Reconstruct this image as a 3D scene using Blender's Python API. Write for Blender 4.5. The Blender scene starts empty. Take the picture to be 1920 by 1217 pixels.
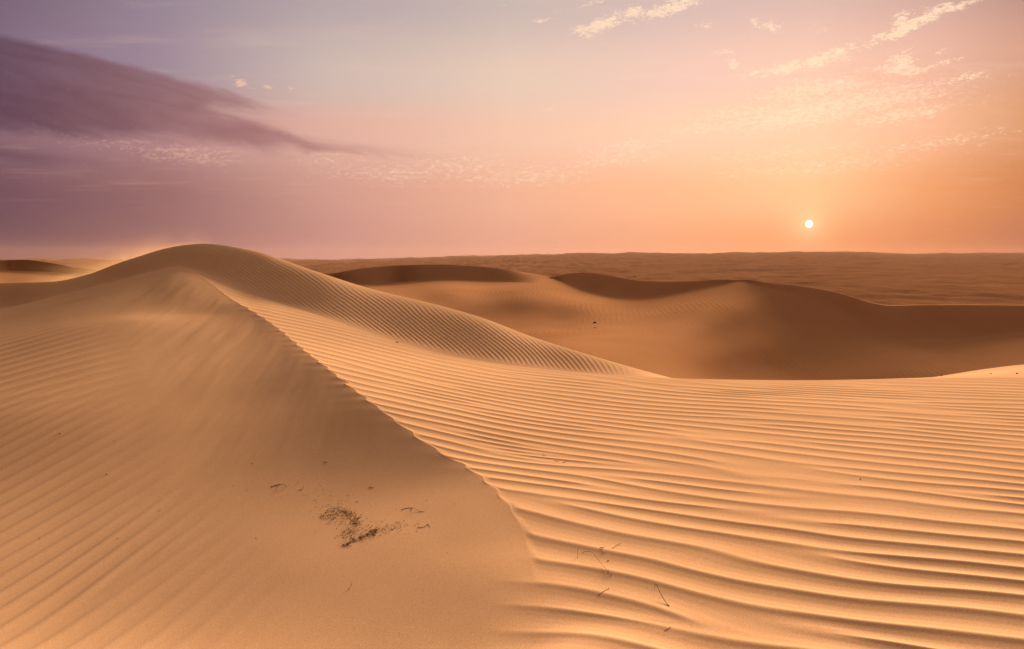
import bpy, math, random
import numpy as np
from mathutils import Vector

Q = 1.0                                  # mesh density
F = 1663.0; CX = 960.0; CY = 608.5       # photograph: focal length and centre in its own pixels
PITCH = math.radians(4.35)
ZC = 1.6                                 # camera height above the datum
sc = bpy.context.scene

# ------------------------------------------------------------------ camera
cam = bpy.data.objects.new('camera', bpy.data.cameras.new('camera'))
sc.collection.objects.link(cam); sc.camera = cam
cam.location = (0, 0, ZC); cam.rotation_euler = (math.pi/2 - PITCH, 0, 0)
cam.data.sensor_width = 36.0; cam.data.lens = 36.0*F/1920.0
cam.data.clip_start = 0.05; cam.data.clip_end = 60000
sc.render.resolution_x = 1024; sc.render.resolution_y = 649

def ray(px, py):
    X = (px-CX)/F; Y = (CY-py)/F
    return X, math.cos(PITCH)+Y*math.sin(PITCH), -math.sin(PITCH)+Y*math.cos(PITCH)
def azel(px, py):
    x, y, z = ray(px, py)
    return math.degrees(math.atan2(x, y)), math.degrees(math.atan2(z, math.hypot(x, y)))

# ------------------------------------------------------------------ exposure, sun
sc.view_settings.view_transform = 'Standard'; sc.view_settings.look = 'None'
sc.view_settings.gamma = 1.0
BG = 0.15
sc.view_settings.exposure = math.log2(1/BG)      # sunset exposure: sky at its own brightness on the picture
SUN_AZ, SUN_EL = azel(1517, 420)
LAMP_EL = 11.0
lamp = bpy.data.lights.new('sun', 'SUN'); lamp.energy = 2.35; lamp.angle = math.radians(17.0)
lamp.color = (1.0, 0.68, 0.42)
so = bpy.data.objects.new('sun', lamp); sc.collection.objects.link(so)
a, e = math.radians(SUN_AZ), math.radians(LAMP_EL)
sdir = Vector((math.sin(a)*math.cos(e), math.cos(a)*math.cos(e), math.sin(e)))
so.rotation_euler = (-sdir).to_track_quat('-Z', 'Y').to_euler()

# ------------------------------------------------------------------ world
def lin(c):
    out = []
    for v in c[:3]:
        v = v/255.0
        out.append(v/12.92 if v <= 0.04045 else ((v+0.055)/1.055)**2.4)
    return (*out, 1.0)

w = bpy.data.worlds.new('World'); sc.world = w; w.use_nodes = True
wt = w.node_tree; wt.nodes.clear(); L = wt.links.new
def N(t, **k):
    n = wt.nodes.new(t)
    for a_, b_ in k.items(): setattr(n, a_, b_)
    return n
def put(sock, v):
    if isinstance(v, bpy.types.NodeSocket): L(v, sock)
    else: sock.default_value = v
def M(op, *a):
    n = N('ShaderNodeMath', operation=op)
    for i, v in enumerate(a): put(n.inputs[i], v)
    return n.outputs[0]
def mul(*a):
    r = a[0]
    for b in a[1:]: r = M('MULTIPLY', r, b)
    return r
def add(*a):
    r = a[0]
    for b in a[1:]: r = M('ADD', r, b)
    return r
def sub(a, b): return M('SUBTRACT', a, b)
def sstep(v, lo, hi):
    n = N('ShaderNodeMapRange', interpolation_type='SMOOTHSTEP')
    put(n.inputs[0], v)
    flip = False
    if not isinstance(lo, bpy.types.NodeSocket) and not isinstance(hi, bpy.types.NodeSocket) and lo > hi:
        lo, hi, flip = hi, lo, True
    put(n.inputs[1], lo); put(n.inputs[2], hi)
    n.inputs[3].default_value = 1.0 if flip else 0.0
    n.inputs[4].default_value = 0.0 if flip else 1.0
    return n.outputs[0]
def cmix(f, c1, c2, mode='MIX'):
    n = N('ShaderNodeMix', data_type='RGBA', blend_type=mode); n.clamp_factor = True
    put(n.inputs[0], f); put(n.inputs[6], c1); put(n.inputs[7], c2)
    return n.outputs[2]
def fcurve(v, pts, lo, hi, vlo, vhi):
    """smooth function of v through pts"""
    n = N('ShaderNodeFloatCurve'); c = n.mapping.curves[0]; n.mapping.use_clip = False
    P = [((x-lo)/(hi-lo), (y-vlo)/(vhi-vlo)) for x, y in pts]
    c.points[0].location = P[0]; c.points[1].location = P[-1]
    for p in P[1:-1]: c.points.new(*p)
    n.mapping.update()
    put(n.inputs[1], M('DIVIDE', sub(v, lo), hi-lo))
    return add(mul(n.outputs[0], vhi-vlo), vlo)

tc = N('ShaderNodeTexCoord'); DIR = tc.outputs['Generated']
sp = N('ShaderNodeSeparateXYZ'); L(DIR, sp.inputs[0])
dx, dy, dz = sp.outputs
AZ = mul(M('ARCTAN2', dx, dy), 180/math.pi)
EL = mul(M('ARCSINE', dz), 180/math.pi)

rows = [  # elevation row of the photograph and colours across it
    (472, [(0,(108,76,88)),(300,(150,104,102)),(600,(196,141,132)),(960,(228,163,138)),(1250,(243,166,124)),(1517,(248,158,104)),(1750,(216,131,88)),(1920,(186,112,80))]),
    (370, [(0,(116,80,92)),(300,(154,108,108)),(600,(204,150,138)),(960,(238,176,148)),(1250,(251,181,140)),(1517,(250,188,142)),(1750,(230,150,102)),(1920,(202,124,82))]),
    (250, [(0,(136,102,116)),(300,(176,132,136)),(600,(222,172,158)),(960,(242,194,170)),(1250,(248,200,174)),(1517,(246,196,168)),(1750,(236,174,146)),(1920,(212,148,110))]),
    (150, [(0,(126,104,126)),(300,(156,134,150)),(600,(204,182,174)),(960,(228,199,181)),(1250,(234,194,182)),(1517,(236,190,174)),(1750,(224,172,158)),(1920,(204,150,132))]),
    (0,   [(0,(112,92,112)),(300,(146,130,146)),(600,(178,162,166)),(960,(199,180,175)),(1250,(206,178,176)),(1517,(206,172,170)),(1750,(190,154,152)),(1920,(160,126,128))]),
]
def row_color(cols):
    n = N('ShaderNodeValToRGB'); r = n.color_ramp; r.interpolation = 'B_SPLINE' if False else 'EASE'
    r.interpolation = 'LINEAR'
    st = [(-100, tuple(v*0.55 for v in cols[0][1]))]
    st += [(azel(px, 250)[0], c) for px, c in cols]
    st += [(75, tuple(v*0.75 for v in cols[-1][1])), (130, tuple(v*0.5 for v in cols[0][1]))]
    while len(r.elements) < len(st): r.elements.new(0.5)
    for el, (a_, c) in zip(r.elements, st):
        el.position = (a_+180)/360
    for el, (a_, c) in zip(r.elements, st):
        el.color = lin(c)
    put(n.inputs[0], M('DIVIDE', add(AZ, 180), 360))
    return n.outputs[0]
col = None; pe = None
for y, cols in rows:
    c = row_color(cols); el = azel(960, y)[1]
    if col is None: col = c
    else: col = cmix(sstep(EL, pe, el), col, c)
    pe = el
col = cmix(sstep(EL, pe, 60), col, (.86, .57, .41, 1))
# warm burst round the sun
sa = math.radians(SUN_AZ); se = math.radians(SUN_EL)
dot = N('ShaderNodeVectorMath', operation='DOT_PRODUCT'); L(DIR, dot.inputs[0])
dot.inputs[1].default_value = (math.sin(sa)*math.cos(se), math.cos(sa)*math.cos(se), math.sin(se))
ANG = mul(M('ARCCOSINE', M('MINIMUM', dot.outputs['Value'], 0.9999999)), 180/math.pi)
g1 = M('EXPONENT', mul(ANG, -1/1.1))
col = cmix(mul(g1, 0.28), col, lin((255, 200, 128)))
# upward fan of light over the sun
du = sub(AZ, SUN_AZ); dv = sub(EL, SUN_EL)
fan = mul(M('EXPONENT', mul(M('POWER', M('DIVIDE', du, add(mul(M('MAXIMUM', dv, 0.0), 1.0), 1.5)), 2.0), -1.0)),
          M('EXPONENT', mul(M('POWER', M('DIVIDE', sub(dv, 3.2), 3.2), 2.0), -1.0)))
col = cmix(mul(fan, 0.10), col, lin((255, 216, 172)))

# cloud coordinates: direction met on a flat layer, so that clouds shrink towards the horizon
cz = M('MAXIMUM', add(dz, 0.05), 0.02)
cc = N('ShaderNodeCombineXYZ'); L(M('DIVIDE', dx, cz), cc.inputs[0]); L(M('DIVIDE', dy, cz), cc.inputs[1])
def noise(scale, detail=6, rough=0.6, sx=1.0, sy=1.0, rot=0.0, dist=0.0, off=0.0):
    m = N('ShaderNodeMapping'); L(cc.outputs[0], m.inputs[0])
    m.inputs[1].default_value = (off, off*0.7, 0)
    m.inputs[2].default_value = (0, 0, rot); m.inputs[3].default_value = (sx, sy, 1)
    n = N('ShaderNodeTexNoise'); L(m.outputs[0], n.inputs[0])
    n.inputs['Scale'].default_value = scale; n.inputs['Detail'].default_value = detail
    n.inputs['Roughness'].default_value = rough; n.inputs['Distortion'].default_value = dist
    return n.outputs[0]

ae = N('ShaderNodeCombineXYZ'); L(AZ, ae.inputs[0]); L(EL, ae.inputs[1])
def noise_ae(scale, detail, rough, sy, rot, dist, off):
    m = N('ShaderNodeMapping'); m.vector_type = 'TEXTURE'; L(ae.outputs[0], m.inputs[0])
    m.inputs[1].default_value = (off, off*.7, 0); m.inputs[2].default_value = (0, 0, rot); m.inputs[3].default_value = (1, 1/sy, 1)
    n = N('ShaderNodeTexNoise'); L(m.outputs[0], n.inputs[0]); n.inputs['Scale'].default_value = scale
    n.inputs['Detail'].default_value = detail; n.inputs['Roughness'].default_value = rough; n.inputs['Distortion'].default_value = dist
    return n.outputs[0]
FRAY = noise_ae(.30, 7, .62, 3.6, -.22, .6, 5.0)
STRK = noise_ae(.22, 6, .58, 4.5, -.20, .5, 15.0)
# the long dark cloud bank on the left
soft = noise(0.9, 4, 0.55, off=3.1)
wob = mul(sub(soft, 0.5), 1.2)
def lens_cloud(top, bot, etop, ebot, right, fade):
    t = fcurve(AZ, [azel(*p) for p in top], -40, 5, -2, 20)
    b = fcurve(AZ, [azel(*p) for p in bot], -40, 5, -2, 20)
    fr = mul(sub(FRAY, .5), sstep(AZ, -36, -14))
    m = mul(sstep(sub(add(t, mul(wob, .25), mul(fr, 1.1)), EL), 0.0, etop), sstep(sub(EL, add(b, mul(wob, .5), mul(fr, 1.0), mul(sub(FRAY, .5), .8))), 0.0, ebot))
    ra = azel(right, 250)[0]
    return mul(m, sstep(AZ, ra, ra-fade))
bank = lens_cloud([(-250,10),(0,58),(200,103),(330,138),(450,172),(560,214),(700,272),(900,330)],
                  [(-250,262),(0,258),(200,268),(300,256),(400,214),(480,214),(560,226),(700,280),(900,340)], 0.6, 1.0, 660, 6)
bank2 = lens_cloud([(-250,150),(0,150),(200,150),(310,168),(370,186),(480,216),(600,254),(700,268),(800,282),(900,296)],
                   [(-250,262),(0,262),(200,272),(370,280),(480,292),(600,296),(700,298),(800,302),(900,310)], 0.8, 1.1, 960, 6)
bank3 = lens_cloud([(-250,260),(0,268),(150,288),(300,318),(450,335),(600,350),(750,365),(900,380)],
                   [(-250,330),(0,322),(150,326),(300,336),(450,342),(600,400),(750,430),(900,460)], 0.7, 1.0, 560, 14)
bank4 = lens_cloud([(-250,318),(0,322),(200,328),(350,330),(500,345),(650,372),(800,430),(900,460)],
                   [(-250,520),(0,500),(200,500),(350,500),(500,500),(650,500),(800,500),(900,500)], 1.4, 2.0, 780, 16)
dark = cmix(sstep(AZ, -33, -10), lin((88, 60, 82)), lin((168, 118, 118)))
strk = noise(1.6, 5, 0.6, sx=0.6, sy=2.2, rot=0.5, off=7.0)
B = sub(1.0, mul(sub(1.0, mul(bank, 0.9)), sub(1.0, mul(bank2, 0.88))))
B = M('MAXIMUM', B, mul(bank3, 0.55)); B = M('MAXIMUM', B, mul(bank4, 0.40))
B = mul(B, add(0.50, mul(STRK, 0.90)))
col = cmix(B, col, dark)

# small bright altocumulus, placed group by group
def blob(px, py, sxp, syp, tilt):
    a0, e0 = azel(px, py); k = 1/29.0
    ct, st_ = math.cos(tilt), math.sin(tilt)
    u = sub(AZ, a0); v = sub(EL, e0)
    p = add(mul(u, ct), mul(v, st_)); q = sub(mul(v, ct), mul(u, st_))
    r2 = add(M('POWER', M('DIVIDE', p, sxp*k), 2.0), M('POWER', M('DIVIDE', q, syp*k), 2.0))
    return M('EXPONENT', mul(r2, -1.0))
fine_a = noise_ae(.95, 9, .70, 2.0, .15, .5, 3.0); fine_b = noise_ae(3.4, 7, .68, 2.2, .12, .8, 21.0)
fine = add(mul(sub(add(mul(fine_a, .5), mul(fine_b, .5)), .5), 1.9), .5)
fine2 = add(mul(sub(noise_ae(2.6, 8, .68, 2.4, .06, .9, 11.0), .5), 1.6), .5)
def group(blobs, nz, thr, wdt):
    s = None
    for (px, py, a_, b_, t, amp) in blobs:
        g = mul(blob(px, py, a_*1.15, b_*1.35, t), amp); s = g if s is None else M('MAXIMUM', s, g)
    return sstep(add(nz, mul(s, 0.42)), thr, thr+wdt), s
defined = [(1130,45,60,12,.28,1.05),(1090,60,26,9,-.2,1.0),(1180,25,36,12,.2,1.0),(1260,14,80,11,.22,1.05),(1015,38,22,5,.1,.8),(1045,20,24,5,.2,.7),(1120,4,30,5,.2,.8),
           (1325,47,17,5,0,.8),(1438,48,28,9,-.2,.9),(1128,83,14,3,0,.6),(1545,40,30,5,.1,.55),
           (1720,42,75,10,.38,1.1),(1690,38,26,12,.3,.9),(1795,14,50,6,.22,.95),(1650,68,32,7,.35,.95),(1545,55,16,5,.1,.6),
           (1460,130,70,9,.1,1.05),(1545,110,60,12,.25,1.05),(1590,92,24,16,.2,.85),(1375,120,14,9,-.4,.8),(1360,97,22,6,0,.7),(1500,150,50,5,.05,.7),
           (1690,112,30,13,.2,.95),(1690,130,48,9,-.1,1.05),(1765,120,30,6,.2,.9),(1820,145,36,8,.1,.8),(1775,95,26,5,.2,.7),
           (1640,150,60,7,.1,.6),(1590,150,40,8,0,.6),(1026,206,14,4,0,.8),(452,156,22,9,-.3,.95),(500,163,18,5,-.2,.7),(548,166,10,5,0,.7),
           (1750,212,20,5,.05,.7)]
mk, s1 = group(defined, fine, 0.72, 0.24)
ctint = cmix(sstep(AZ, -26, -4), lin((226, 172, 150)), lin((255, 222, 190)))
col = cmix(mul(mk, add(.45, mul(fine2, .6))), col, ctint)
veil = [(1400,210,150,12,.06,.85),(1500,215,140,20,.1,1.1),(1620,190,140,20,.1,1.05),(1520,170,100,16,.1,1.05),(1690,215,90,12,.1,.9),(1310,240,80,9,.05,.85),(1440,290,190,12,.05,.6),
        (1180,275,90,16,.1,.75),(1150,300,110,12,.1,.75),(1500,318,170,9,.03,.7),(1750,268,110,10,.1,.65),(1000,330,120,18,.05,.7),(870,310,110,16,0,.66),(740,325,130,18,0,.62),
        (920,335,120,14,0,.62),(350,290,90,14,-.05,.8),(250,275,110,10,-.05,.6),(620,300,90,10,0,.55),(1600,300,190,14,.1,.6)]
mk2, s2 = group(veil, fine2, 0.66, 0.40)
col = cmix(mul(mk2, 0.62), col, ctint)
warmv = mul(blob(1600,170,110,22,.1), sstep(noise(3.0,5,.6,off=9.0), .42, .62))
col = cmix(mul(warmv, .35), col, lin((248, 172, 134)))
thin = sstep(noise(2.0, 7, 0.6, sx=.7, sy=1.8, rot=.25, off=5.0), 0.50, 0.78)
col = cmix(mul(thin, sub(1.0, M('MINIMUM', mul(B, 1.3), 1.0)), mul(0.14, sstep(EL, 0.5, 4))), col, lin((255, 214, 184)))
# the disc
disc = sstep(ANG, 0.255, 0.20)
col = cmix(mul(M('EXPONENT', mul(ANG, -1/0.6)), .7), col, lin((255, 232, 180)))
col = cmix(disc, col, (1.35, 1.3, 1.2, 1))
# sky behind the photographer is the dim, dusky side
back = sstep(dy, 0.35, -0.6)
col = cmix(mul(back, 0.85), col, lin((40, 26, 22)))
sky = N('ShaderNodeTexSky', sky_type='NISHITA'); sky.sun_disc = False
sky.sun_elevation = math.radians(LAMP_EL); sky.sun_rotation = math.radians(SUN_AZ)
sky.air_density = 1.5; sky.dust_density = 5.0
col = cmix(0.002, col, sky.outputs[0])
bg = N('ShaderNodeBackground'); L(col, bg.inputs[0]); bg.inputs[1].default_value = BG
wo = N('ShaderNodeOutputWorld'); L(bg.outputs[0], wo.inputs[0])
w.cycles.sampling_method = 'MANUAL'; w.cycles.sample_map_resolution = 1024

# ------------------------------------------------------------------ numeric helpers
def hash2(ix, iy, seed):
    h = (ix.astype(np.int64)*374761393 + iy.astype(np.int64)*668265263 + seed*974711) & 0x7fffffff
    h = ((h ^ (h >> 13))*1274126177) & 0x7fffffff
    return ((h ^ (h >> 16)) & 0xffff)/65535.0
def vnoise(x, y, seed=0):
    ix = np.floor(x); iy = np.floor(y); fx = x-ix; fy = y-iy
    fx = fx*fx*fx*(fx*(fx*6-15)+10); fy = fy*fy*fy*(fy*(fy*6-15)+10)
    a_ = hash2(ix, iy, seed); b = hash2(ix+1, iy, seed); c = hash2(ix, iy+1, seed); d = hash2(ix+1, iy+1, seed)
    return (a_*(1-fx)+b*fx)*(1-fy)+(c*(1-fx)+d*fx)*fy*1.0-0.5
def fbm(x, y, seed=0, o=4):
    s = 0; a_ = 1
    for k in range(o):
        s = s+a_*vnoise(x*2**k+17.3*k, y*2**k-9.1*k, seed+k); a_ *= 0.5
    return s
def ss(v, lo, hi):
    t = np.clip((v-lo)/(hi-lo), 0, 1); return t*t*(3-2*t)
def pchip(xs, ys, x):
    xs = np.array(xs, float); ys = np.array(ys, float)
    h = np.diff(xs); d = np.diff(ys)/h; m = np.zeros_like(ys)
    for i in range(1, len(xs)-1):
        if d[i-1]*d[i] > 0:
            w1 = 2*h[i]+h[i-1]; w2 = h[i]+2*h[i-1]; m[i] = (w1+w2)/(w1/d[i-1]+w2/d[i])
    m[0] = d[0]; m[-1] = d[-1]
    xc = np.clip(x, xs[0], xs[-1]); i = np.clip(np.searchsorted(xs, xc)-1, 0, len(xs)-2)
    t = (xc-xs[i])/h[i]
    return (2*t**3-3*t**2+1)*ys[i]+(t**3-2*t**2+t)*h[i]*m[i]+(-2*t**3+3*t**2)*ys[i+1]+(t**3-t**2)*h[i]*m[i+1]
def smooth_curve(pts, cols):
    """curve through (px, value) pts, sampled at cols (np array of px), lightly smoothed"""
    return pchip([p[0] for p in pts], [p[1] for p in pts], cols)
class TPS:
    def __init__(s, P, v, reg=1e-4):
        s.P = np.array(P, float); n = len(P)
        K = s.k(s.P, s.P)+np.eye(n)*reg
        A = np.zeros((n+3, n+3)); A[:n, :n] = K; A[:n, n] = 1; A[:n, n+1:] = s.P; A[n, :n] = 1; A[n+1:, :n] = s.P.T
        s.w = np.linalg.solve(A, np.concatenate([v, np.zeros(3)]))
    def k(s, A, Bp):
        d2 = ((A[:, None, :]-Bp[None])**2).sum(-1); return 0.5*d2*np.log(d2+1e-12)
    def __call__(s, x, y):
        sh = x.shape; x = x.ravel(); y = y.ravel(); out = np.full(x.shape, s.w[-3])+s.w[-2]*x+s.w[-1]*y
        for (a_, b), wi in zip(s.P, s.w):
            d2 = (x-a_)**2+(y-b)**2; out += wi*0.5*d2*np.log(d2+1e-12)
        return out.reshape(sh)
def pt(px, py, fd):
    """point at forward distance fd seen at photo pixel; z relative to the eye"""
    x, y, z = ray(px, py); return np.array((x/y*fd, fd, z/y*fd))
def elev_tan(px, py):
    """z per metre of forward distance for arrays"""
    Y = (CY-py)/F
    return (-math.sin(PITCH)+Y*math.cos(PITCH))/(math.cos(PITCH)+Y*math.sin(PITCH))
def x_per(px, py):
    Y = (CY-py)/F
    return ((px-CX)/F)/(math.cos(PITCH)+Y*math.sin(PITCH))

def tag(o, label=None, cat=None, group=None, kind=None):
    if label: o['label'] = label
    if cat: o['category'] = cat
    if group: o['group'] = group
    if kind: o['kind'] = kind
    return o
def link(name, me, mat=None, parent=None):
    o = bpy.data.objects.new(name, me); sc.collection.objects.link(o)
    if mat: me.materials.append(mat)
    if parent: o.parent = parent
    return o
def grid_mesh(name, X, Y, Z, mat):
    nr, nc = X.shape
    co = np.stack([X, Y, Z], -1).reshape(-1, 3).astype(np.float32)
    i = np.arange(nr-1)[:, None]*nc+np.arange(nc-1)[None]
    f = np.stack([i, i+1, i+nc+1, i+nc], -1).reshape(-1).astype(np.int32)
    me = bpy.data.meshes.new(name); nf = (nr-1)*(nc-1)
    me.vertices.add(len(co)); me.vertices.foreach_set('co', co.ravel())
    me.loops.add(nf*4); me.loops.foreach_set('vertex_index', f)
    me.polygons.add(nf); me.polygons.foreach_set('loop_start', np.arange(nf, dtype=np.int32)*4)
    me.polygons.foreach_set('loop_total', np.full(nf, 4, dtype=np.int32))
    me.update(calc_edges=True)
    me.polygons.foreach_set('use_smooth', np.ones(nf, bool))
    return link(name, me, mat)

# ------------------------------------------------------------------ materials
def sand_mat(name, c1, c2, big=0.6, grain=150.0, bump=0.5, bdist=0.0015, extra=None, rough=0.95):
    m = bpy.data.materials.new(name); m.use_nodes = True; t = m.node_tree; n = t.nodes; l = t.links.new
    b = n['Principled BSDF']; b.inputs['Roughness'].default_value = rough
    b.inputs['Specular IOR Level'].default_value = 0.0
    g = n.new('ShaderNodeNewGeometry')
    def nz(sc_, det, ro=0.55):
        q = n.new('ShaderNodeTexNoise'); l(g.outputs['Position'], q.inputs[0]); q.inputs['Scale'].default_value = sc_
        q.inputs['Detail'].default_value = det; q.inputs['Roughness'].default_value = ro; return q.outputs[0]
    def mx(f, a_, c, mode='MIX'):
        q = n.new('ShaderNodeMix'); q.data_type = 'RGBA'; q.blend_type = mode
        for s_, v in ((q.inputs[0], f), (q.inputs[6], a_), (q.inputs[7], c)):
            if isinstance(v, bpy.types.NodeSocket): l(v, s_)
            else: s_.default_value = v
        return q.outputs[2]
    r = n.new('ShaderNodeMapRange'); l(nz(big, 5), r.inputs[0]); r.inputs[1].default_value = .35; r.inputs[2].default_value = .65
    c = mx(r.outputs[0], (*c1, 1), (*c2, 1))
    r2 = n.new('ShaderNodeMapRange'); l(nz(grain, 2, .8), r2.inputs[0]); r2.inputs[1].default_value = .2; r2.inputs[2].default_value = .8
    r2.inputs[3].default_value = .72; r2.inputs[4].default_value = 1.28
    cb = n.new('ShaderNodeCombineXYZ')
    for k in range(3): l(r2.outputs[0], cb.inputs[k])
    c = mx(1.0, c, cb.outputs[0], 'MULTIPLY')
    l(c, b.inputs['Base Color'])
    bp = n.new('ShaderNodeBump'); l(nz(grain*.6, 3, .7), bp.inputs['Height']); bp.inputs['Strength'].default_value = bump
    bp.inputs['Distance'].default_value = bdist
    l(bp.outputs[0], b.inputs['Normal'])
    if extra: extra(t, bp, g)
    return m
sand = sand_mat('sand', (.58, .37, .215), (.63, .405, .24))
def far_ripples(t, bp, g):
    n = t.nodes; l = t.links.new
    wv = n.new('ShaderNodeTexWave'); wv.wave_type = 'BANDS'; wv.bands_direction = 'DIAGONAL'
    mp = n.new('ShaderNodeMapping'); l(g.outputs['Position'], mp.inputs[0]); mp.inputs[2].default_value = (0, 0, .9)
    l(mp.outputs[0], wv.inputs[0])
    wv.inputs['Scale'].default_value = 1.5; wv.inputs['Distortion'].default_value = 5.0
    wv.inputs['Detail'].default_value = 1.0; wv.inputs['Detail Scale'].default_value = .35
    ms = n.new('ShaderNodeTexNoise'); l(g.outputs['Position'], ms.inputs[0]); ms.inputs['Scale'].default_value = .12
    r = n.new('ShaderNodeMapRange'); l(ms.outputs[0], r.inputs[0]); r.inputs[1].default_value = .45; r.inputs[2].default_value = .62
    mm = n.new('ShaderNodeMath'); mm.operation = 'MULTIPLY'; l(wv.outputs[1], mm.inputs[0]); l(r.outputs[0], mm.inputs[1])
    b2 = n.new('ShaderNodeBump'); l(mm.outputs[0], b2.inputs['Height']); b2.inputs['Distance'].default_value = .03
    b2.inputs['Strength'].default_value = .25; l(b2.outputs[0], bp.inputs['Normal'])
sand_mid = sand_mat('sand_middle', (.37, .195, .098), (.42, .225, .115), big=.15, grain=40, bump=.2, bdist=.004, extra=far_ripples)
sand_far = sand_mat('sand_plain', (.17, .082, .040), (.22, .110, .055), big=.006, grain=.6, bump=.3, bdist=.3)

# ------------------------------------------------------------------ the near dune
# every curve: pixel column -> pixel row, and column -> forward distance
Kpts = [(330,502,17.0),(400,535,15.0),(460,575,13.3),(520,615,11.9),(600,680,9.7),(700,758,7.8),(800,832,6.75),(900,893,5.95),(950,945,5.3),(985,1010,4.70),(1000,1100,4.02),(985,1217,3.40)]
Bpts = [(-500,592,16.4),(0,578,16.6),(100,556,16.6),(200,531,16.7),(270,513,16.8),(330,500,16.8)]
Dpts = [(-500,592),(0,578),(100,556),(200,531),(270,513),(330,499),(400,518),(500,560),(600,592),(745,641),(850,668),(1000,690),(1150,703),(1280,710),(1500,713),(1700,710),(1920,708),(2500,706)]
Dfd  = [(-500,16.4),(0,16.6),(100,16.6),(200,16.7),(270,16.8),(330,16.8),(400,16.2),(500,14.8),(600,13.6),(745,12.4),(850,11.9),(1000,11.4),(1150,11.1),(1280,11.0),(1500,11.0),(1920,11.1),(2500,11.3)]
Rpts = [(-500,540),(0,531),(100,528),(160,516),(220,494),(260,481),(310,466),(350,459),(385,457),(420,460),(450,465),(490,474),(530,487),(575,503),(620,518),(700,543),(800,567),(900,595),(1000,633),(1100,665),(1200,694),(1280,715),(1400,745),(1600,735),(1700,716),(1780,703),(1850,692),(1920,684),(2500,655)]
Rfd  = [(-500,17.4),(0,17.2),(100,17.1),(220,17.2),(310,17.45),(385,17.5),(450,17.35),(530,16.9),(620,16.1),(700,15.6),(800,14.9),(900,14.1),(1000,13.3),(1100,12.2),(1200,11.75),(1280,11.7),(1400,12.0),(1700,13),(1920,14.5),(2500,15)]
Gc = [(-500,1217,4.2),(0,1217,4.1),(300,1217,3.95),(600,1217,3.70),(850,1217,3.52),
      (0,1050,5.3),(300,1050,5.15),(600,1050,4.8),(880,1050,4.45),
      (-300,900,6.9),(0,900,6.8),(300,900,6.6),(600,900,6.4),(780,900,6.15),
      (0,780,8.2),(300,790,8.1),(500,760,8.6),(640,790,7.8),
      (0,680,10.3),(250,680,10.1),(420,660,10.7),(0,620,12.9),(250,600,12.3),(250,560,14.1),(380,590,13.0),
      (960,1217,3.42),(960,1100,4.05),(1000,1300,3.02),(300,1500,2.6),(-500,1500,2.5),(1000,1500,2.4)]+Bpts
Sc = [(px, 1217, 1) for px in (1050,1300,1600,1920,2300)]+[(px, 1000, 1) for px in (1100,1350,1650,1920,2300)]+[(px, 850, 1) for px in (1000,1300,1600,1920,2300)]+[(px, 760, 1) for px in (1100,1400,1700,2000)]+[(1000,1600,1),(1500,1600,1),(2300,1600,1)]
Scc = []
for px, py, _ in Sc: Scc.append((px, py, 1.5/-elev_tan(px, py)))
Sc = Scc + [p for p in Kpts]
for px in (400,500,600,745,850,1000,1150,1400,1650,1920,2300):
    Sc.append((px, float(smooth_curve(Dpts, np.array([px]))[0]), float(smooth_curve(Dfd, np.array([px]))[0])))
def tps_from(C):
    P = [pt(*c) for c in C]; return TPS([(p[0], p[1]) for p in P], np.array([p[2] for p in P]))
tG = tps_from(Gc); tS = tps_from(Sc)
KP = np.array([pt(*k)[:2] for k in Kpts])
KP = np.vstack([KP[0]+(KP[0]-KP[2])*6, KP, [(.05, 2.0)], [(.05, -30)]])
# dense polyline
def densify(P, n=16):
    d = np.concatenate([[0], np.cumsum(np.hypot(*np.diff(P, axis=0).T))]); s = np.concatenate([np.linspace(d[i], d[i+1], n, endpoint=False) for i in range(len(d)-1)]+[[d[-1]]])
    return np.stack([pchip(d, P[:, 0], s), pchip(d, P[:, 1], s)], 1)
KD = densify(KP, 10)
def signed(x, y):
    """signed plan distance to the knife edge (positive on the rippled side) and nearest point"""
    best = np.full(x.shape, 1e9); nx = np.zeros_like(x); ny = np.zeros_like(x); sg = np.zeros_like(x)
    for i in range(len(KD)-1):
        ax, ay = KD[i]; bx, by = KD[i+1]; ex, ey = bx-ax, by-ay; l2 = ex*ex+ey*ey
        t = np.clip(((x-ax)*ex+(y-ay)*ey)/l2, 0, 1); qx = ax+t*ex; qy = ay+t*ey
        d2 = (x-qx)**2+(y-qy)**2; m = d2 < best
        best = np.where(m, d2, best); nx = np.where(m, qx, nx); ny = np.where(m, qy, ny)
        sg = np.where(m, np.sign(-( (x-ax)*ey-(y-ay)*ex)), sg)
    return np.sqrt(best)*np.where(sg == 0, 1, -sg)*-1, nx, ny

rng = np.random.RandomState(5)
def dislocations(n, xr, yr, seed):
    r = np.random.RandomState(seed)
    return [(r.uniform(*xr), r.uniform(*yr), r.choice([-1, 1])) for _ in range(n)]
def fork_phase(x, y, D, nv, stretch):
    """extra phase that makes ripples fork, and a factor that flattens them at the fork"""
    ph = np.zeros_like(x); fl = np.ones_like(x)
    for (a_, b, s) in D:
        u = (x-a_)*nv[0]+(y-b)*nv[1]; v = (-(x-a_)*nv[1]+(y-b)*nv[0])/stretch
        ph += s*np.arctan2(v, u); d2 = (u*u+v*v)
        fl *= 1-np.exp(-d2/0.0035)
    return ph, fl
def saw(th):
    return np.sin(th)+0.30*np.sin(2*th)+0.10*np.sin(3*th)

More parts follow.
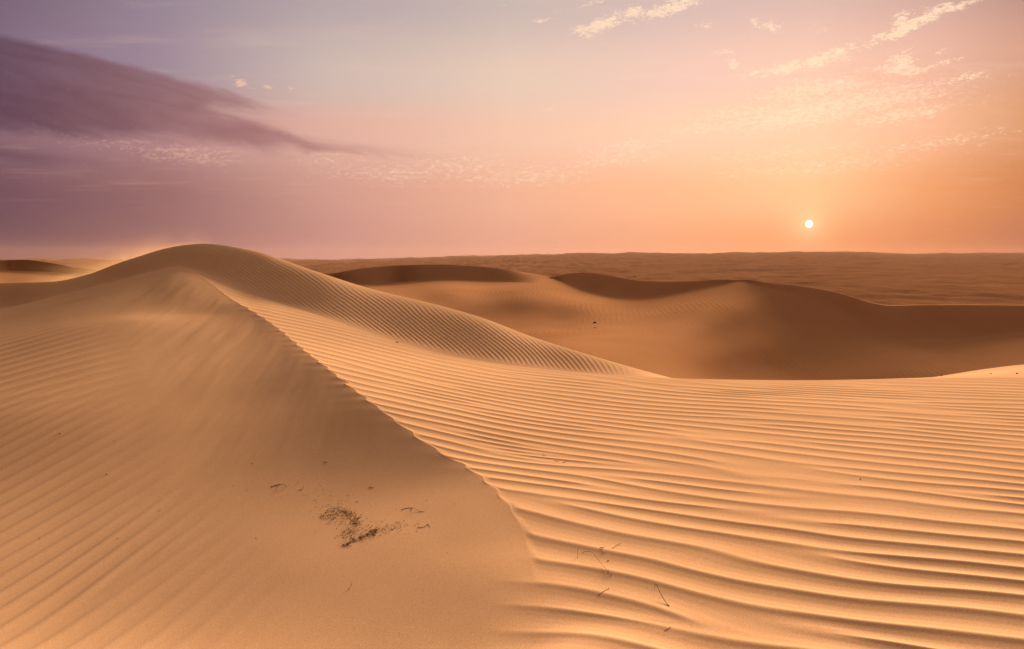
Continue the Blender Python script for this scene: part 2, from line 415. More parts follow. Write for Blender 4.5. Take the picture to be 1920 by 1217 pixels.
sn = np.array([.413, .911])
nS = sn/np.hypot(*sn)
def dipoles(n, seed, xr, yr):
    """pairs of opposite forks lying along the same ripple so that the field far away stays regular"""
    r = np.random.RandomState(seed); D = []
    for _ in range(n):
        a_, b = r.uniform(*xr), r.uniform(*yr); Ld = r.uniform(.6, 2.2)
        s = r.choice([-1, 1]); D += [(a_, b, s), (a_-nS[1]*Ld, b+nS[0]*Ld, -s)]
    return D
DS = [(*pt(px, py, 1.5/-elev_tan(px, py))[:2], s) for px, py, s in
      [(1085,945,1),(1390,955,-1),(1600,1045,1),(1255,1165,-1),(1500,975,1),(1330,868,-1),(1545,1180,1)]]
DS += dipoles(26, 3, (-1.5, 7), (6.2, 11))+dipoles(12, 8, (.3, 4.5), (4.3, 7.2))

def s_phase(x, y):
    wx = x+.55*fbm(x*.22, y*.22, 3, 2); wy = y+.50*fbm(x*.30+5, y*.30, 9, 2)
    ph = 2*np.pi*((wx*nS[0]+wy*nS[1])/.262)
    return ph+ss(y, 7.5, 4.0)*(4.0*fbm(x*.7, y*1.1, 21, 2)+.9*vnoise(x*2.2, y*2.2, 27))+1.1*fbm(x*1.1, y*.9, 29, 2)

def near_height(x, y):
    d, nx, ny = signed(x, y)
    d = d+.034*np.sin(s_phase(x, y)+.6)*np.exp(-np.maximum(-d, 0)/.07)*ss(ny, 4.9, 5.5)*(.7+1.2*vnoise(x*3, y*3, 8))
    zg = tG(x, y); zs = tS(x, y)
    ez = tS(nx, ny)-tG(nx, ny)
    dl = np.maximum(-d, 0)
    # slip face: straight at the angle of repose, then easing out
    wdt = 0.35+np.maximum(ez, 0)*2.3
    q = dl/wdt
    g = np.exp(-(q*1.05)**1.35)
    left = zg+ez*g
    k = ss(ny, 3.9, 4.6)          # the edge dies out in the foreground
    soft_ = ss(d, -.35, .35)
    z = np.where(d > 0, zs, left)
    zsoft = (zg)*(1-soft_)+zs*soft_
    z = z*k+zsoft*(1-k)
    return z, d, nx, ny, k

def near_ripples(x, y, d, nx, ny, k, r):
    # right, sun-facing plane
    near = ss(y, 6.5, 4.0); ph = s_phase(x, y)
    fp, fl = fork_phase(x, y, DS, nS, 3.2)
    ph = ph+fp
    amp = .0034*(1+.5*near)*(1+.35*fbm(x*.5, y*.5, 31, 2))
    amp = amp*(1-.45*ss(y, 8, 14))
    hS = amp*(np.cos(ph)+.25*np.cos(2*ph)+.111*np.cos(3*ph)+.06*np.cos(4*ph)+.12*np.sin(ph))*fl
    # left flat
    nG = np.array([math.cos(math.radians(12)), -math.sin(math.radians(12))])
    gx = x+.35*fbm(x*.25, y*.14, 41, 2); gy = y
    phg = 2*np.pi*((gx*nG[0]+gy*nG[1])/.175)+1.6*fbm(x*.6, y*.25, 44, 2)*2
    DG = [(-2.6, 6.1, 1), (-3.1, 8.0, -1), (-4.2, 9.2, 1), (-2.2, 5.0, -1), (-5.2, 10.5, -1)]
    fg, flg = fork_phase(x, y, DG, nG, 4.0)
    phg = phg+fg
    nB = np.array([math.cos(math.radians(30)), -math.sin(math.radians(30))])
    phb = 2*np.pi*((gx*nB[0]+gy*nB[1])/.30)+2.4*fbm(x*.4, y*.2, 48, 2)
    mb = ss(y, 7.5, 10.5)
    hG = .0064*(np.cos(phg)+.22*np.cos(2*phg+.6))*flg*(1-mb)+.0090*(np.cos(phb)+.2*np.cos(2*phb))*mb
    fadeG = ss(-d, .7+.08*y, 1.9+.14*y)*(1-.5*ss(y, 12, 16))
    wS = ss(d, -.001, .05)*k+ss(d, -.25+.0*x, .35)*(1-k)
    return hS*wS+hG*fadeG*(1-wS)

azf = np.radians(np.linspace(-33, 33, int(1500*Q)))
azl = np.radians(np.concatenate([np.linspace(-180, -60, 30, endpoint=False), np.linspace(-60, -33, 110, endpoint=False)]))
az = np.concatenate([azl, azf, -azl[::-1]])
pxc = CX+F*np.tan(np.clip(az, math.radians(-41), math.radians(42)))*1.0
# curves sampled by azimuth (column -> azimuth is exact at the horizon, near enough below it)
def by_az(pts, ypts=None):
    """resample (px, v) given at rows ypts onto azimuths"""
    dense = np.linspace(pts[0][0], pts[-1][0], 1200); v = smooth_curve(pts, dense)
    yy = v if ypts is None else smooth_curve(ypts, dense)
    A = np.arctan(x_per(dense, yy)); return np.interp(az, A, v), A, dense
def kern(v, n):
    kk = np.hanning(2*n+1); kk /= kk.sum(); return np.convolve(np.pad(v, n, 'edge'), kk, 'valid')
def curve3(Y, Fd, sm=25):
    dense = np.linspace(Y[0][0], Y[-1][0], 1600)
    y = kern(smooth_curve(Y, dense), sm//2+1); f = kern(smooth_curve(Fd, dense), sm)
    A = np.arctan(x_per(dense, y)); z = elev_tan(dense, y)*f; r = f/np.cos(A)
    return np.interp(az, A, r), np.interp(az, A, z)
rD, zD = curve3(Dpts, Dfd); rR, zR = curve3(Rpts, Rfd, 8)
n1, n2, n3 = int(900*Q), int(260*Q), 60
t1 = np.linspace(0, 1, n1)
r1 = np.exp(np.log(3.0)+(np.log(rD)[None]-np.log(3.0))*t1[:, None])
r0 = np.linspace(0.02, 2.97, 40)[:, None]*np.ones_like(rD)[None]
t2 = np.linspace(0, 1, n2+1)[1:]
r2 = rD[None]+(rR-rD)[None]*t2[:, None]
t3 = np.linspace(0, 1, n3+1)[1:]**2
r3 = rR[None]+14*t3[:, None]
R_ = np.vstack([r0, r1])
X = R_*np.sin(az)[None]; Y = R_*np.cos(az)[None]
Z, d, nx, ny, k = near_height(X, Y)
# meet the brink curve exactly
corr = kern(zD-Z[-1], 14); Z = Z+corr[None]*ss(R_/rD[None], .72, 1.0)
hb = near_ripples(X, Y, d, nx, ny, k, R_)
fin = 1-.85*ss(R_/rD[None], .93, 1.0)
Z = Z+hb*fin
# undulation of the left hollow and slip face
Z += (.010*fbm(X*.5, Y*.3, 71, 2)*ss(-d, .05, .8)+.003*fbm(X*1.6+Y*.8, Y*.4, 75, 2)*ss(-d, .03, .3)+.011*fbm(X*3.2+.25*Y, Y*.35, 79, 3)*ss(-d, .04, .3)*ss(-d, 2.4, .9)*ss(ny, 6, 8))*ss(R_, 3, 3.6)
edgeZ = Z[-1].copy()
# the far flank, from the brink up to the ridge line
X2 = r2*np.sin(az)[None]; Y2 = r2*np.cos(az)[None]
T = t2[:, None]; pxa = CX+F*np.tan(np.clip(az, -.75, .75))
rise = (zR-edgeZ)
shape_ = 0.55*T+0.45*(T*T*(3-2*T))
Z2 = edgeZ[None]+rise[None]*shape_
qx = (np.cumsum(np.concatenate([[0], np.diff(az)]))*15.0)[None]
wz = (Z2-edgeZ[None])
phf = 2*np.pi*((qx+Z2*1.6+.22*fbm(X2*.35, Y2*.35, 51, 2)+.05*fbm(X2*1.5, Y2*1.0, 53, 2))/.085)
onf = (ss(pxa, 340, 430)*ss(pxa, 1240, 1080))[None]
ampf = .0029*(1+.5*fbm(X2*.7, Y2*.3, 57, 3))*onf*ss(T, 0.02, .2)*(1-.95*ss(T, .62, .97))
Z2 = Z2+ampf*(np.sin(phf)+.3*np.sin(2*phf))
# behind the ridge: long lee slope
X3 = r3*np.sin(az)[None]; Y3 = r3*np.cos(az)[None]
dr = r3-rR[None]
Z3 = Z2[-1][None]-np.where(dr < .5, .62*dr*dr, .155+.62*(dr-.5))*1.0
XX = np.vstack([X, X2, X3]); YY = np.vstack([Y, Y2, Y3]); ZZ = np.vstack([Z, Z2, Z3])
# behind the photographer the ground is simply level
bw = ss(np.abs(az), 1.0, 1.9)[None]; rr = np.hypot(XX, YY)
ZZ = ZZ*(1-bw)+bw*(-1.62-.10*np.maximum(rr-8, 0))
inn = ss(rr, 3.2, 1.6); ZZ = ZZ*(1-inn)+inn*(-1.56)
o = grid_mesh('sand_dune', XX, YY, ZZ+ZC, sand); tag(o, kind='structure')
o['label'] = 'rippled golden dune in the foreground with a knife-edged crest climbing to a peak'

# sampled height for standing small things on the sand
def ground_at(px, py):
    """where the sight line meets the near dune"""
    x, y, z = ray(px, py); A = math.atan2(x, y); j = int(np.argmin(np.abs(az-A)))
    R = np.hypot(XX[:, j], YY[:, j]); el_ = ZZ[:, j]/np.maximum(R, .01); tt = z/math.hypot(x, y)
    i = int(np.argmax((el_ >= tt) & (R > 2.0)))
    r = R[i]; return Vector((math.sin(A)*r, math.cos(A)*r, ZZ[i, j]+ZC))

# ------------------------------------------------------------------ middle dunes
M2 = [(-500,484),(0,488),(45,487),(95,493),(150,503),(250,509),(450,514),(560,517),(620,513),(680,503),(740,498),(820,496),(900,500),(960,507),(1010,515),(1038,519),(1052,516),(1072,512),(1100,511),(1150,518),(1200,526),(1250,528),(1300,527),(1350,524),(1400,524),(1440,531),(1500,537),(1550,545),(1600,558),(1640,569),(1670,573),(1750,572),(1920,572),(2500,568)]
M1 = [(-500,505),(0,507),(95,510),(150,515),(250,520),(450,525),(560,528),(620,528),(700,534),(760,528),(850,525),(920,527),(1000,530),(1038,522),(1060,531),(1100,545),(1150,556),(1200,558),(1250,552),(1300,543),(1350,533),(1390,527),(1430,538),(1500,556),(1560,577),(1600,597),(1650,622),(1700,634),(1800,634),(1920,622),(2500,600)]
M2f = [(-500,70),(0,62),(150,60),(560,76),(850,76),(1000,72),(1040,70),(1100,66),(1200,60),(1300,54),(1390,50),(1450,47),(1550,46),(1670,46),(1920,47),(2500,50)]
mc = [(0,530,56),(0,517,58),(150,527,56),(0,600,30),(300,600,32),(600,560,50),(700,560,52),(850,545,55),(850,570,49.5),(850,600,45.6),(960,545,54.5),(960,570,49.5),(960,600,45.4),(960,640,36.6),(1030,545,55),(1030,570,49.5),(1030,600,44.6),(1060,625,38),(1060,640,32),(1100,570,49),(1100,600,43.5),(1100,640,31.5),(1100,700,24),
      (1200,600,42),(1200,650,30),(1200,705,24),(1280,580,43),(1250,650,30.5),(1300,620,35.2),(1350,560,45),(1340,590,39.5),(1420,600,41.2),(1400,650,36.1),(1350,685,32.4),(1340,715,30),(1290,725,25.5),(1500,710,34.6),
      (1400,560,44),(1450,570,44.8),(1450,620,40.4),(1450,700,34.8),(1400,700,33),(1600,640,40.8),(1600,700,36.0),(1750,650,41.3),(1750,700,36.2),(1900,645,41.6),(1900,700,35.5),(2300,690,38),(2300,620,44),
      (1200,780,19),(1500,780,28),(1700,780,32),(800,780,19),(300,780,17),(2300,780,26)]
for px in (0,300,600,700,850,950,1038,1100,1150,1200,1250,1300,1350,1390,1430,1500,1560,1600,1650,1700,1800,1920,2300):
    y1 = float(smooth_curve(M1, np.array([px]))[0]); y2 = float(smooth_curve(M2, np.array([px]))[0]); f2 = float(smooth_curve(M2f, np.array([px]))[0])
    mc.append((px, y1, f2-((y1-y2)/F*f2)/.62-.3))
SPY = [526,545,575,600,620,645,668,695,720,800]; SPX = [1400,1402,1395,1378,1352,1322,1295,1268,1240,1200]; SPF = [49.5,47,42.5,39.5,37.3,34,30.5,27,23.5,17.5]
spur = list(zip(SPX, SPY, SPF))
mcl = [c for c in mc if c[0] < float(np.interp(c[1], SPY, SPX))-12 and c[0] < 1420]+spur
mcr = [c for c in mc if c[0] > float(np.interp(c[1], SPY, SPX))+12]+spur
def tM(u, v):
    L_ = TPS([(c[0]/100, c[1]/60) for c in mcl], np.log([c[2] for c in mcl]), 1.2e-2)(u, v)
    R_ = TPS([(c[0]/100, c[1]/60) for c in mcr], np.log([c[2] for c in mcr]), 1.2e-2)(u, v)
    sx = np.interp(v*60, SPY, SPX)/100; wd = .10
    return L_+(R_-L_)*ss(u, sx-wd, sx+wd)
cols = np.linspace(-500, 2500, int(1700*Q))
def mk_middle():
    y1 = kern(smooth_curve(M1, cols), 6); y2 = kern(smooth_curve(M2, cols), 6); f2 = kern(smooth_curve(M2f, cols), 20)
    y1 = np.maximum(y1, y2+1.0)
    t = np.linspace(0, 1, 420)[:, None]; yy = 790+(y1[None]-790)*t; CC = np.ones_like(t)*cols[None]
    yr = np.linspace(800, 485, 631)[:, None]; lf = tM(np.ones_like(yr)*cols[None]/100, yr/60*np.ones_like(cols)[None])
    def blur(a_, n, ax):
        kk = np.hanning(2*n+3)[1:-1]; kk /= kk.sum()
        return np.apply_along_axis(lambda v: np.convolve(np.pad(v, n, 'reflect', reflect_type='odd'), kk, 'valid'), ax, a_)
    lf = blur(blur(lf, 34, 1), 40, 0)
    fi = np.clip((800-yy)/.5, 0, 629.999); i0 = fi.astype(int); fr_ = fi-i0; jj = np.arange(len(cols))[None]
    lf = lf[i0, jj]*(1-fr_)+lf[i0+1, jj]*fr_
    fd = np.exp(lf); fd = np.maximum.accumulate(fd, axis=0)
    f1 = fd[-1]; A = x_per(CC, yy)
    X = A*fd; Y = fd; Z = elev_tan(CC, yy)*fd
    # crisp face up to the ridge
    t = np.linspace(0, 1, 60)[1:, None]; X_r = x_per(cols, y2)
    f2 = np.maximum(f2, f1+.2)
    fr = f1[None]+(f2-f1)[None]*t; z1 = Z[-1]; z2 = elev_tan(cols, y2)*f2
    Xf = (A[-1][None]*(1-t)+X_r[None]*t)*fr; Zf = z1[None]+(z2-z1)[None]*(t*.7+.3*t*t*(3-2*t))
    t = np.linspace(0, 1, 60)[1:, None]**2; db = 170*t
    fb = f2[None]+db; Xb = X_r[None]*fb; Zb = z2[None]-np.where(db < 4, .03*db*db, .48+.24*(db-4))
    # front skirt that runs down into the hollow behind the near dune
    s = np.array([0, .33, .66])[:, None]; fs = 13+(fd[0][None]-13)*s; Zs = -11+(Z[0][None]+11)*s; Xs = A[0][None]*fs
    X = np.vstack([Xs, X, Xf, Xb]); Y = np.vstack([fs, Y, fr, fb]); Z = np.vstack([Zs, Z, Zf, Zb])
    Z = Z+.05*fbm(X*.25, Y*.12, 91, 3)*ss(Y, 22, 30)*ss(-Y, -60, -50)
    return X, Y, Z
MX, MY, MZ = mk_middle()
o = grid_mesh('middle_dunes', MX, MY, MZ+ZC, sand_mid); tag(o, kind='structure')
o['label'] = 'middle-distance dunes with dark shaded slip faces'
def middle_at(px, py):
    j = int(round((px-cols[0])/(cols[1]-cols[0]))); x, y, z = ray(px, py)
    el_ = MZ[:, j]/MY[:, j]; i = int(np.argmax(el_ >= z/y)); return Vector((MX[i, j], MY[i, j], MZ[i, j]+ZC))

# ------------------------------------------------------------------ the plain to the horizon
azp = np.radians(np.concatenate([np.linspace(-180, -45, 60, endpoint=False), np.linspace(-45, 45, int(1300*Q)), np.linspace(45, 180, 60)[1:]]))
rp = np.exp(np.linspace(np.log(60), np.log(14000), int(700*Q)))
RP, AP = np.meshgrid(rp, azp, indexing='ij')
X = RP*np.sin(AP); Y = RP*np.cos(AP)
pxp = CX+F*np.tan(np.clip(azp, -1, 1))
hor = smooth_curve([(-600,486),(0,486),(560,486),(800,483),(900,480),(1040,478),(1150,476),(1300,476),(1450,474),(1560,474),(1700,477),(1800,476),(1920,476),(2500,478)], pxp)
hz = elev_tan(pxp, hor)*14000*np.cos(np.clip(azp, -1, 1))
zp = -40+(hz[None]+40)*ss(np.log(RP), math.log(1500), math.log(14000))**1.6
wx = X*.0042+1.2*fbm(X*.0015, Y*.0015, 5, 2); wy = Y*.0024
rid = 1-np.abs(2*fbm(wx, wy, 61, 4)); rid2 = 1-np.abs(2*fbm(X*.014, Y*.006, 67, 4))
zp = zp+(5*(rid-.7)+3.4*(rid2-.7))*ss(RP, 100, 500)*(1+.6*ss(RP, 2000, 6000))
zp = zp+RP*.0010*fbm(AP*45, RP*.0003, 77)*ss(RP, 5000, 9000)*2
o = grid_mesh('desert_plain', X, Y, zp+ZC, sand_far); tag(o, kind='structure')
o['label'] = 'brown desert plain of low dunes running to the horizon'

# ------------------------------------------------------------------ small things lying on the sand
def plain_mat(name, c, rough=.8):
    m = bpy.data.materials.new(name); m.use_nodes = True; t = m.node_tree; b = t.nodes['Principled BSDF']
    b.inputs['Roughness'].default_value = rough; b.inputs['Specular IOR Level'].default_value = .2
    g = t.nodes.new('ShaderNodeNewGeometry'); q = t.nodes.new('ShaderNodeTexNoise'); t.links.new(g.outputs['Position'], q.inputs[0]); q.inputs['Scale'].default_value = 60
    r = t.nodes.new('ShaderNodeValToRGB'); r.color_ramp.elements[0].color = (*[v*.6 for v in c], 1); r.color_ramp.elements[1].color = (*[v*1.5 for v in c], 1)
    t.links.new(q.outputs[0], r.inputs[0]); t.links.new(r.outputs[0], b.inputs['Base Color']); return m
bark = plain_mat('dry_twig', (.15, .082, .045)); straw = plain_mat('dry_stem', (.24, .13, .065)); stone = plain_mat('dark_stone', (.10, .055, .036))

def tube(V_, F_, pts, r0, r1, sides=6):
    """tapered, slightly crooked tube through pts"""
    pts = [Vector(p) for p in pts]; P = []
    for i in range(len(pts)-1):
        for k in range(4):
            t = k/4; p0 = pts[max(i-1, 0)]; p1 = pts[i]; p2 = pts[i+1]; p3 = pts[min(i+2, len(pts)-1)]
            P.append(.5*((2*p1)+(p2-p0)*t+(2*p0-5*p1+4*p2-p3)*t*t+(3*p1-p0-3*p2+p3)*t**3))
    P.append(pts[-1]); n = len(P); base = len(V_)
    for i, p in enumerate(P):
        dirv = (P[min(i+1, n-1)]-P[max(i-1, 0)]).normalized(); up = Vector((0, 0, 1)) if abs(dirv.z) < .9 else Vector((1, 0, 0))
        s_ = dirv.cross(up).normalized(); u_ = s_.cross(dirv); r = r0+(r1-r0)*i/(n-1); r *= 1+.18*math.sin(i*2.3)
        for k in range(sides):
            a_ = 2*math.pi*k/sides; V_.append(p+s_*math.cos(a_)*r+u_*math.sin(a_)*r)
    for i in range(n-1):
        for k in range(sides):
            a_ = base+i*sides+k; b = base+i*sides+(k+1) % sides; F_.append((a_, b, b+sides, a_+sides))
    F_.append(tuple(base+k for k in range(sides))[::-1]); F_.append(tuple(base+(n-1)*sides+k for k in range(sides)))
def from_lists(name, V_, F_, mat, smooth=True, origin=None):
    o_ = origin or sum(V_, Vector())/len(V_)
    me = bpy.data.meshes.new(name); me.from_pydata([v-o_ for v in V_], [], F_); me.update()
    if smooth: me.polygons.foreach_set('use_smooth', [True]*len(me.polygons))
    ob = link(name, me, mat); ob.location = o_; return ob
def twig(strands, label, mat, name='twig', cat='twig', group=None):
    V_, F_ = [], []
    for pts, r0, r1, lift in strands:
        W = []
        n = len(pts)
        for i, (px, py) in enumerate(pts):
            p = ground_at(px, py); h = lift[i] if isinstance(lift, (list, tuple)) else lift
            if h > .004:      # a raised point stays on its own sight line, nearer to the eye
                e_ = Vector((0, 0, ZC)); dv_ = e_-p; p = p+dv_*(h/max(dv_.z, .2))
            else: p = p+Vector((0, 0, max(r0, .0015)*.7))
            W.append(p)
        tube(V_, F_, W, r0*.62, r1*.62)
    return tag(from_lists(name, V_, F_, mat), label, cat, group)
twig([([(508,914),(516,912),(524,909),(531,908.5),(535,911),(538,915)], .0045, .003, [0,0,.004,.012,.01,0])], 'thin dark curved twig on smooth sand, up and left of the dark litter patch', bark)
twig([([(560,920),(565,918.5),(568.5,915),(569,912)], .0028, .0018, [0,0,.004,.006])], 'small hook-shaped twig just right of the longer curved dark twig', bark)
twig([([(607,866),(611,868),(614,869)], .003, .002, 0)], 'tiny twig high on the smooth sand, farthest up the slip face', bark)
twig([([(692,914),(697,915.5),(701,915)], .0035, .002, 0)], 'short reddish twig lying alone above the litter patch', bark)
twig([([(752,957),(762,954),(772,953),(777,953),(783,956),(788,960)], .0026, .002, [0,0,.004,.01,.005,0]), ([(786,960),(791,960),(796,959)], .0022, .0014, 0)], 'pale bent stem lying right of the litter patch', straw, 'dry_stem', 'stem')
twig([([(783,989),(790,990),(797,988),(802,983),(805,979)], .002, .0016, [0,0,.003,.006,.004]), ([(802,983),(806,987),(807,989)], .002, .001, 0)], 'pale curled stem near the crest, lower right of the bent stem', straw, 'dry_stem', 'stem')
twig([([(655,1106),(657,1101),(659,1096),(660,1093)], .0022, .0014, [0,.004,.012,.02])], 'single thin stem standing up from the sand below the litter patch', straw, 'dry_stem', 'stem')
twig([([(1083,1047),(1083,1038),(1083,1029),(1084.5,1025.5),(1087,1028)], .0016, .0012, [0,.012,.025,.025,.015])], 'thin upright stem with a hooked tip, leftmost on the rippled sand', straw, 'dry_stem', 'stem')
twig([([(1092,1039),(1095,1035.5),(1102,1034),(1110,1036),(1118,1045),(1128,1058),(1137,1068),(1147,1079)], .0016, .0022, [.01,.014,.02,.024,.02,.012,.006,0]), ([(1139,1077),(1141.5,1071),(1142,1067)], .0016, .001, [0,.003,.006])], 'long arched grass stem bending across one ripple, crossed by a short twig', straw, 'dry_stem', 'stem')
twig([([(1125,1028),(1129,1026.5),(1134,1026)], .003, .002, [.004,.006,.004]), ([(1130.5,1026),(1129.5,1034),(1133,1038.5)], .0032, .0015, [.006,.004,0])], 'tiny T-shaped twig above the arched stem', bark)
twig([([(1148,1029),(1157,1023),(1165,1018)], .0018, .0014, [0,.004,.006])], 'straight thin twig right of the T-shaped twig', bark)
twig([([(1138,1053.5),(1143,1051)], .002, .001, [0,.004]), ([(1139,1050),(1142,1053)], .0015, .001, 0)], 'tiny crossed twig in the shade of a ripple above the arched stem foot', straw)
twig([([(1121,1118),(1131,1110),(1141,1105),(1141.5,1101)], .002, .0014, [0,.002,.004,.008])], 'thin twig with a turned-up end lying on a lower ripple below the arched stem', bark)
twig([([(1228,1103),(1227.8,1098),(1229.5,1095),(1232.5,1100),(1240,1115),(1247,1127),(1254.5,1137)], .0016, .0034, [.02,.03,.032,.028,.018,.008,0])], 'stout dark twig with a hooked top leaning out of the rippled sand', bark)
twig([([(1246,1183),(1252,1180),(1258,1176)], .0018, .0014, 0)], 'faint pale twig lying on the lowest ripples under the stout hooked twig', straw)
twig([([(1019.5,849),(1020.5,855)], .003, .002, [.008,0])], 'tiny dark upright twig high on the rippled slope', bark)
twig([([(1040,864),(1048,866)], .0025, .0015, 0), ([(1055,868),(1065,865)], .0028, .0018, [0,.004])], 'small broken twig lying on the rippled slope right of the tiny upright one', bark)

def pebble(loc, size, seed, label, name='pebble', cat='pebble', group='pebbles scattered on the smooth sand', sq=.65):
    import bmesh
    r = random.Random(seed); bm = bmesh.new(); bmesh.ops.create_icosphere(bm, subdivisions=3, radius=1)
    ph = [r.uniform(0, 6) for _ in range(6)]; st = (r.uniform(.8, 1.5), r.uniform(.7, 1.1), sq)
    for v in bm.verts:
        c = v.co; f = 1+.14*math.sin(2.1*c.x+ph[0])*math.sin(2.7*c.y+ph[1])+.10*math.sin(4*c.z+3*c.x+ph[2])+.05*math.sin(7*c.y+5*c.x+ph[3])
        v.co = Vector((c.x*st[0], c.y*st[1], c.z*st[2]))*f*size
    me = bpy.data.meshes.new(name); bm.to_mesh(me); bm.free(); me.polygons.foreach_set('use_smooth', [True]*len(me.polygons))
    ob = link(name, me, stone); ob.location = loc+Vector((0, 0, size*.25)); ob.rotation_euler = (r.uniform(-.3, .3), r.uniform(-.3, .3), r.uniform(0, 6))
    return tag(ob, label, cat, group)
PB = [(112,814,.0075,'dark pebble, the largest on the left-hand ripples'),
      (200,890,.006,'small pebble on the left ripples, right of and below the large dark one'),
      (74,1011,.0035,'tiny pebble low at the left edge of the rippled hollow'),
      (214,827,.004,'tiny pebble level with the large dark pebble and right of it'),
      (473,870,.0042,'tiny pebble above and left of the curved dark twig'),
      (480,1010,.004,'lone tiny pebble on smooth sand left of the litter patch'),
      (300,958,.004,'tiny pebble where the left ripples fade out'),
      (543,882,.0035,'tiny pebble straight above the curved dark twig'),
      (220,1011,.0036,'tiny pebble on the lower left ripples'),
      (670,941,.004,'tiny pebble just above the top of the litter patch'),
      (559,905,.004,'tiny pebble between the curved dark twig and its small hooked neighbour'),
      (758,977,.0036,'tiny pebble between the litter patch and the curled pale stem'),
      (1613,899,.0055,'dark pebble alone on the sunlit ripples at right'),
      (745,642,.014,'small lump breaking the soft brink under the striped flank')]
for i, (px, py, sz, lb) in enumerate(PB): pebble(ground_at(px, py), sz, i, lb)
MS = [(1116,606,.09,'larger dark stone in the hollow between the dunes',.5),(1115.5,615,.05,'smaller dark stone just below the larger one in the hollow',.6)]
for i, (px, py, sz, lb, sq) in enumerate(MS): pebble(middle_at(px, py), sz, 40+i, lb, 'stone', 'stone', 'dark stones on the middle dunes', sq)
for i, (px, py, sz, lb) in enumerate([(1818,694,.020,'dark stone on the low sand tongue, right of centre of its ridge line'),(1722,707,.016,'dark stone at the left tip of the low sand tongue'),
        (1765,704,.012,'small stone where the low sand tongue begins to rise'),(1907,700,.016,'dark stone on the low sand tongue near the right edge of the picture'),(1858,700,.009,'smallest stone on the low sand tongue')]):
    p = ground_at(px, py+1.0); pebble(p, sz, 60+i, lb, 'stone', 'stone', 'stones on the low sand tongue')

# dark litter of broken stems and seeds, far too many to count
def litter():
    r = random.Random(11); V_, F_ = [], []
    patches = [(618,968,15,9,0,150),(636,958,22,7,.2,170),(655,966,14,8,.5,170),(667,980,9,8,.6,120),(655,998,14,9,-.5,170),(640,975,34,12,.1,110),
               (668,1012,24,5,-.28,150),(690,1003,18,6,-.3,120),(702,996,7,4,-.4,75),(650,1022,9,3,-.35,60),(730,990,26,6,-.25,90),(680,1000,34,14,-.2,120),(625,945,40,16,.2,40),(700,975,120,50,0,70),(560,915,70,18,.1,40)]
    for cx_, cy_, a_, b, rot, n in patches:
        for _ in range(int(n*.75)):
            u, v = r.gauss(0, .62)*a_, r.gauss(0, .62)*b
            px = cx_+u*math.cos(rot)-v*math.sin(rot); py = cy_+u*math.sin(rot)+v*math.cos(rot)
            p = ground_at(px, py)+Vector((0, 0, .0012)); L_ = r.uniform(.002, .009) if r.random() < .8 else r.uniform(.009, .018)
            th = r.uniform(0, math.pi); q = Vector((math.cos(th), math.sin(th), r.uniform(-.05, .25)))*L_
            m = Vector((-q.y, q.x, abs(q.z)+.3*L_))*r.uniform(-.25, .25)
            w_ = r.uniform(.0006, .0015)
            pts = [p-q*.5, p+Vector((m.x, m.y, abs(m.z))), p+q*.5]
            base = len(V_)
            for k, c in enumerate(pts):
                s_ = Vector((-q.y, q.x, 0)).normalized()*w_*(1 if k < 2 else .5)
                V_.extend([c+s_, c-s_, c+Vector((0, 0, w_*1.6))])
            for k in range(2):
                b0 = base+3*k
                for m0 in range(3): F_.append((b0+m0, b0+(m0+1) % 3, b0+3+(m0+1) % 3, b0+3+m0))
            F_.append((base, base+1, base+2)); F_.append((base+8, base+7, base+6))
    ob = from_lists('plant_litter', V_, F_, bark, smooth=False)
    tag(ob, 'dark patch of broken dry stems and seeds on the smooth sand', 'plant litter', kind='stuff')
litter()

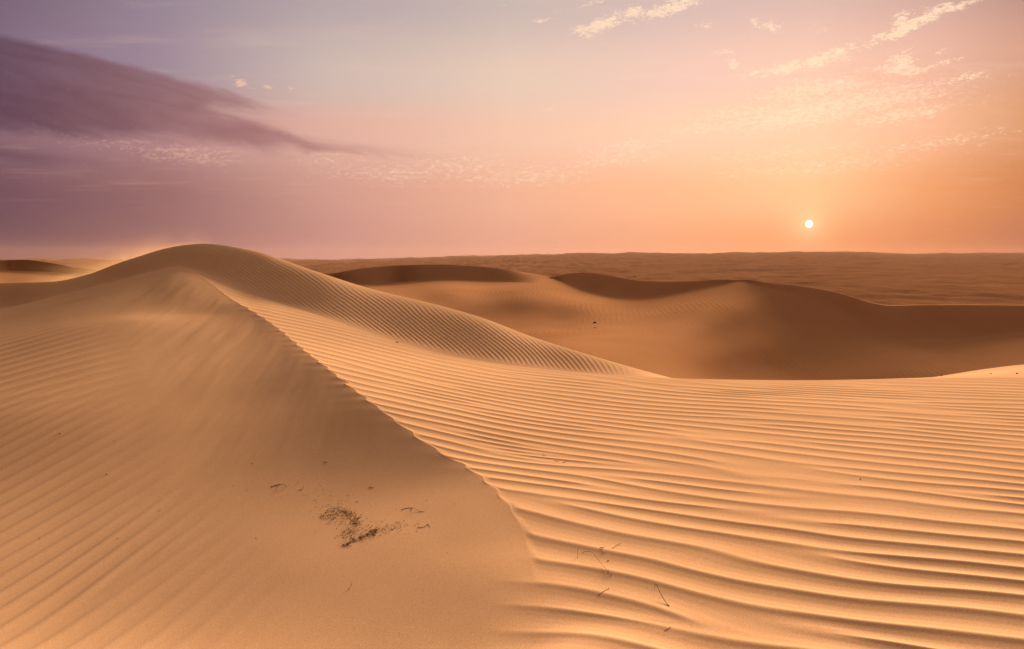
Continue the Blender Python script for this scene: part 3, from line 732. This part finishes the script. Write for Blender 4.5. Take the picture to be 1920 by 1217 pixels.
# sand smoking off the ridge left of the peak
def blown():
    A = Vector((-9.3, 16.9, -.62+ZC)); Bv = Vector((-5.7, 17.8, .36+ZC)); c = (A+Bv)/2; ex = (Bv-A).normalized()
    ey = Vector((0, 0, 1)).cross(ex).normalized(); ez = ex.cross(ey)
    from mathutils import Matrix
    import bmesh
    bm = bmesh.new(); bmesh.ops.create_cube(bm, size=1)
    for v in bm.verts: v.co = Vector((v.co.x*5.6, v.co.y*3.0+1.6, v.co.z*1.5+.45))
    me = bpy.data.meshes.new('blown_sand'); bm.to_mesh(me); bm.free()
    m = bpy.data.materials.new('airborne_sand'); m.use_nodes = True; t = m.node_tree; t.nodes.clear(); l = t.links.new; nn = t.nodes.new
    out = nn('ShaderNodeOutputMaterial'); pv = nn('ShaderNodeVolumePrincipled'); l(pv.outputs[0], out.inputs['Volume'])
    pv.inputs['Color'].default_value = (.72, .48, .27, 1); pv.inputs['Anisotropy'].default_value = .35
    tc_ = nn('ShaderNodeTexCoord'); sp_ = nn('ShaderNodeSeparateXYZ'); l(tc_.outputs['Object'], sp_.inputs[0])
    def mth(op, *a):
        q = nn('ShaderNodeMath'); q.operation = op
        for i, v in enumerate(a):
            if isinstance(v, bpy.types.NodeSocket): l(v, q.inputs[i])
            else: q.inputs[i].default_value = v
        return q.outputs[0]
    x_, y_, z_ = sp_.outputs
    def win(v, lo, hi):
        q = nn('ShaderNodeMapRange'); q.interpolation_type = 'SMOOTHSTEP'; l(v, q.inputs[0]); q.inputs[1].default_value = lo; q.inputs[2].default_value = hi; return q.outputs[0]
    zz = mth('MAXIMUM', z_, 0.0); fall = mth('EXPONENT', mth('MULTIPLY', zz, -7.0))
    nz_ = nn('ShaderNodeTexNoise'); mp = nn('ShaderNodeMapping'); l(tc_.outputs['Object'], mp.inputs[0]); mp.inputs[3].default_value = (.9, .9, 2.6); l(mp.outputs[0], nz_.inputs[0])
    nz_.inputs['Scale'].default_value = 1.6; nz_.inputs['Detail'].default_value = 4
    k_ = mth('MULTIPLY', fall, win(nz_.outputs[0], .25, .7))
    k_ = mth('MULTIPLY', k_, win(x_, -2.8, -.9)); k_ = mth('MULTIPLY', k_, mth('SUBTRACT', 1.0, win(x_, .1, 1.7)))
    k_ = mth('MULTIPLY', k_, mth('SUBTRACT', 1.0, win(z_, .5, 1.15))); k_ = mth('MULTIPLY', k_, win(y_, .1, .6)); k_ = mth('MULTIPLY', k_, mth('SUBTRACT', 1.0, win(y_, 2.2, 3.1)))
    l(mth('MULTIPLY', k_, .85), pv.inputs['Density'])
    ob = link('blown_sand', me, m); ob.matrix_world = Matrix((( ex.x, ey.x, ez.x, c.x), (ex.y, ey.y, ez.y, c.y), (ex.z, ey.z, ez.z, c.z), (0, 0, 0, 1)))
    tag(ob, 'veil of wind-blown sand smoking off the ridge left of the peak', 'blown sand', kind='stuff')
blown()
sc.cycles.volume_step_rate = 2.0

# ------------------------------------------------------------------ dusty air
def air():
    import bmesh
    bm = bmesh.new(); bmesh.ops.create_cube(bm, size=1)
    for v in bm.verts: v.co = Vector((v.co.x*28400, v.co.y*28400, (-95 if v.co.z < 0 else 130)))
    me = bpy.data.meshes.new('haze'); bm.to_mesh(me); bm.free()
    m = bpy.data.materials.new('dusty_air'); m.use_nodes = True; t = m.node_tree; t.nodes.clear()
    o_ = t.nodes.new('ShaderNodeOutputMaterial'); v = t.nodes.new('ShaderNodeVolumePrincipled')
    v.inputs['Color'].default_value = (.50, .335, .275, 1); v.inputs['Density'].default_value = HAZE; v.inputs['Anisotropy'].default_value = .2
    t.links.new(v.outputs[0], o_.inputs['Volume'])
    tag(link('haze', me, m), 'dusty haze that fades the far plain', 'haze', kind='stuff')
HAZE = 2.1e-5
air()
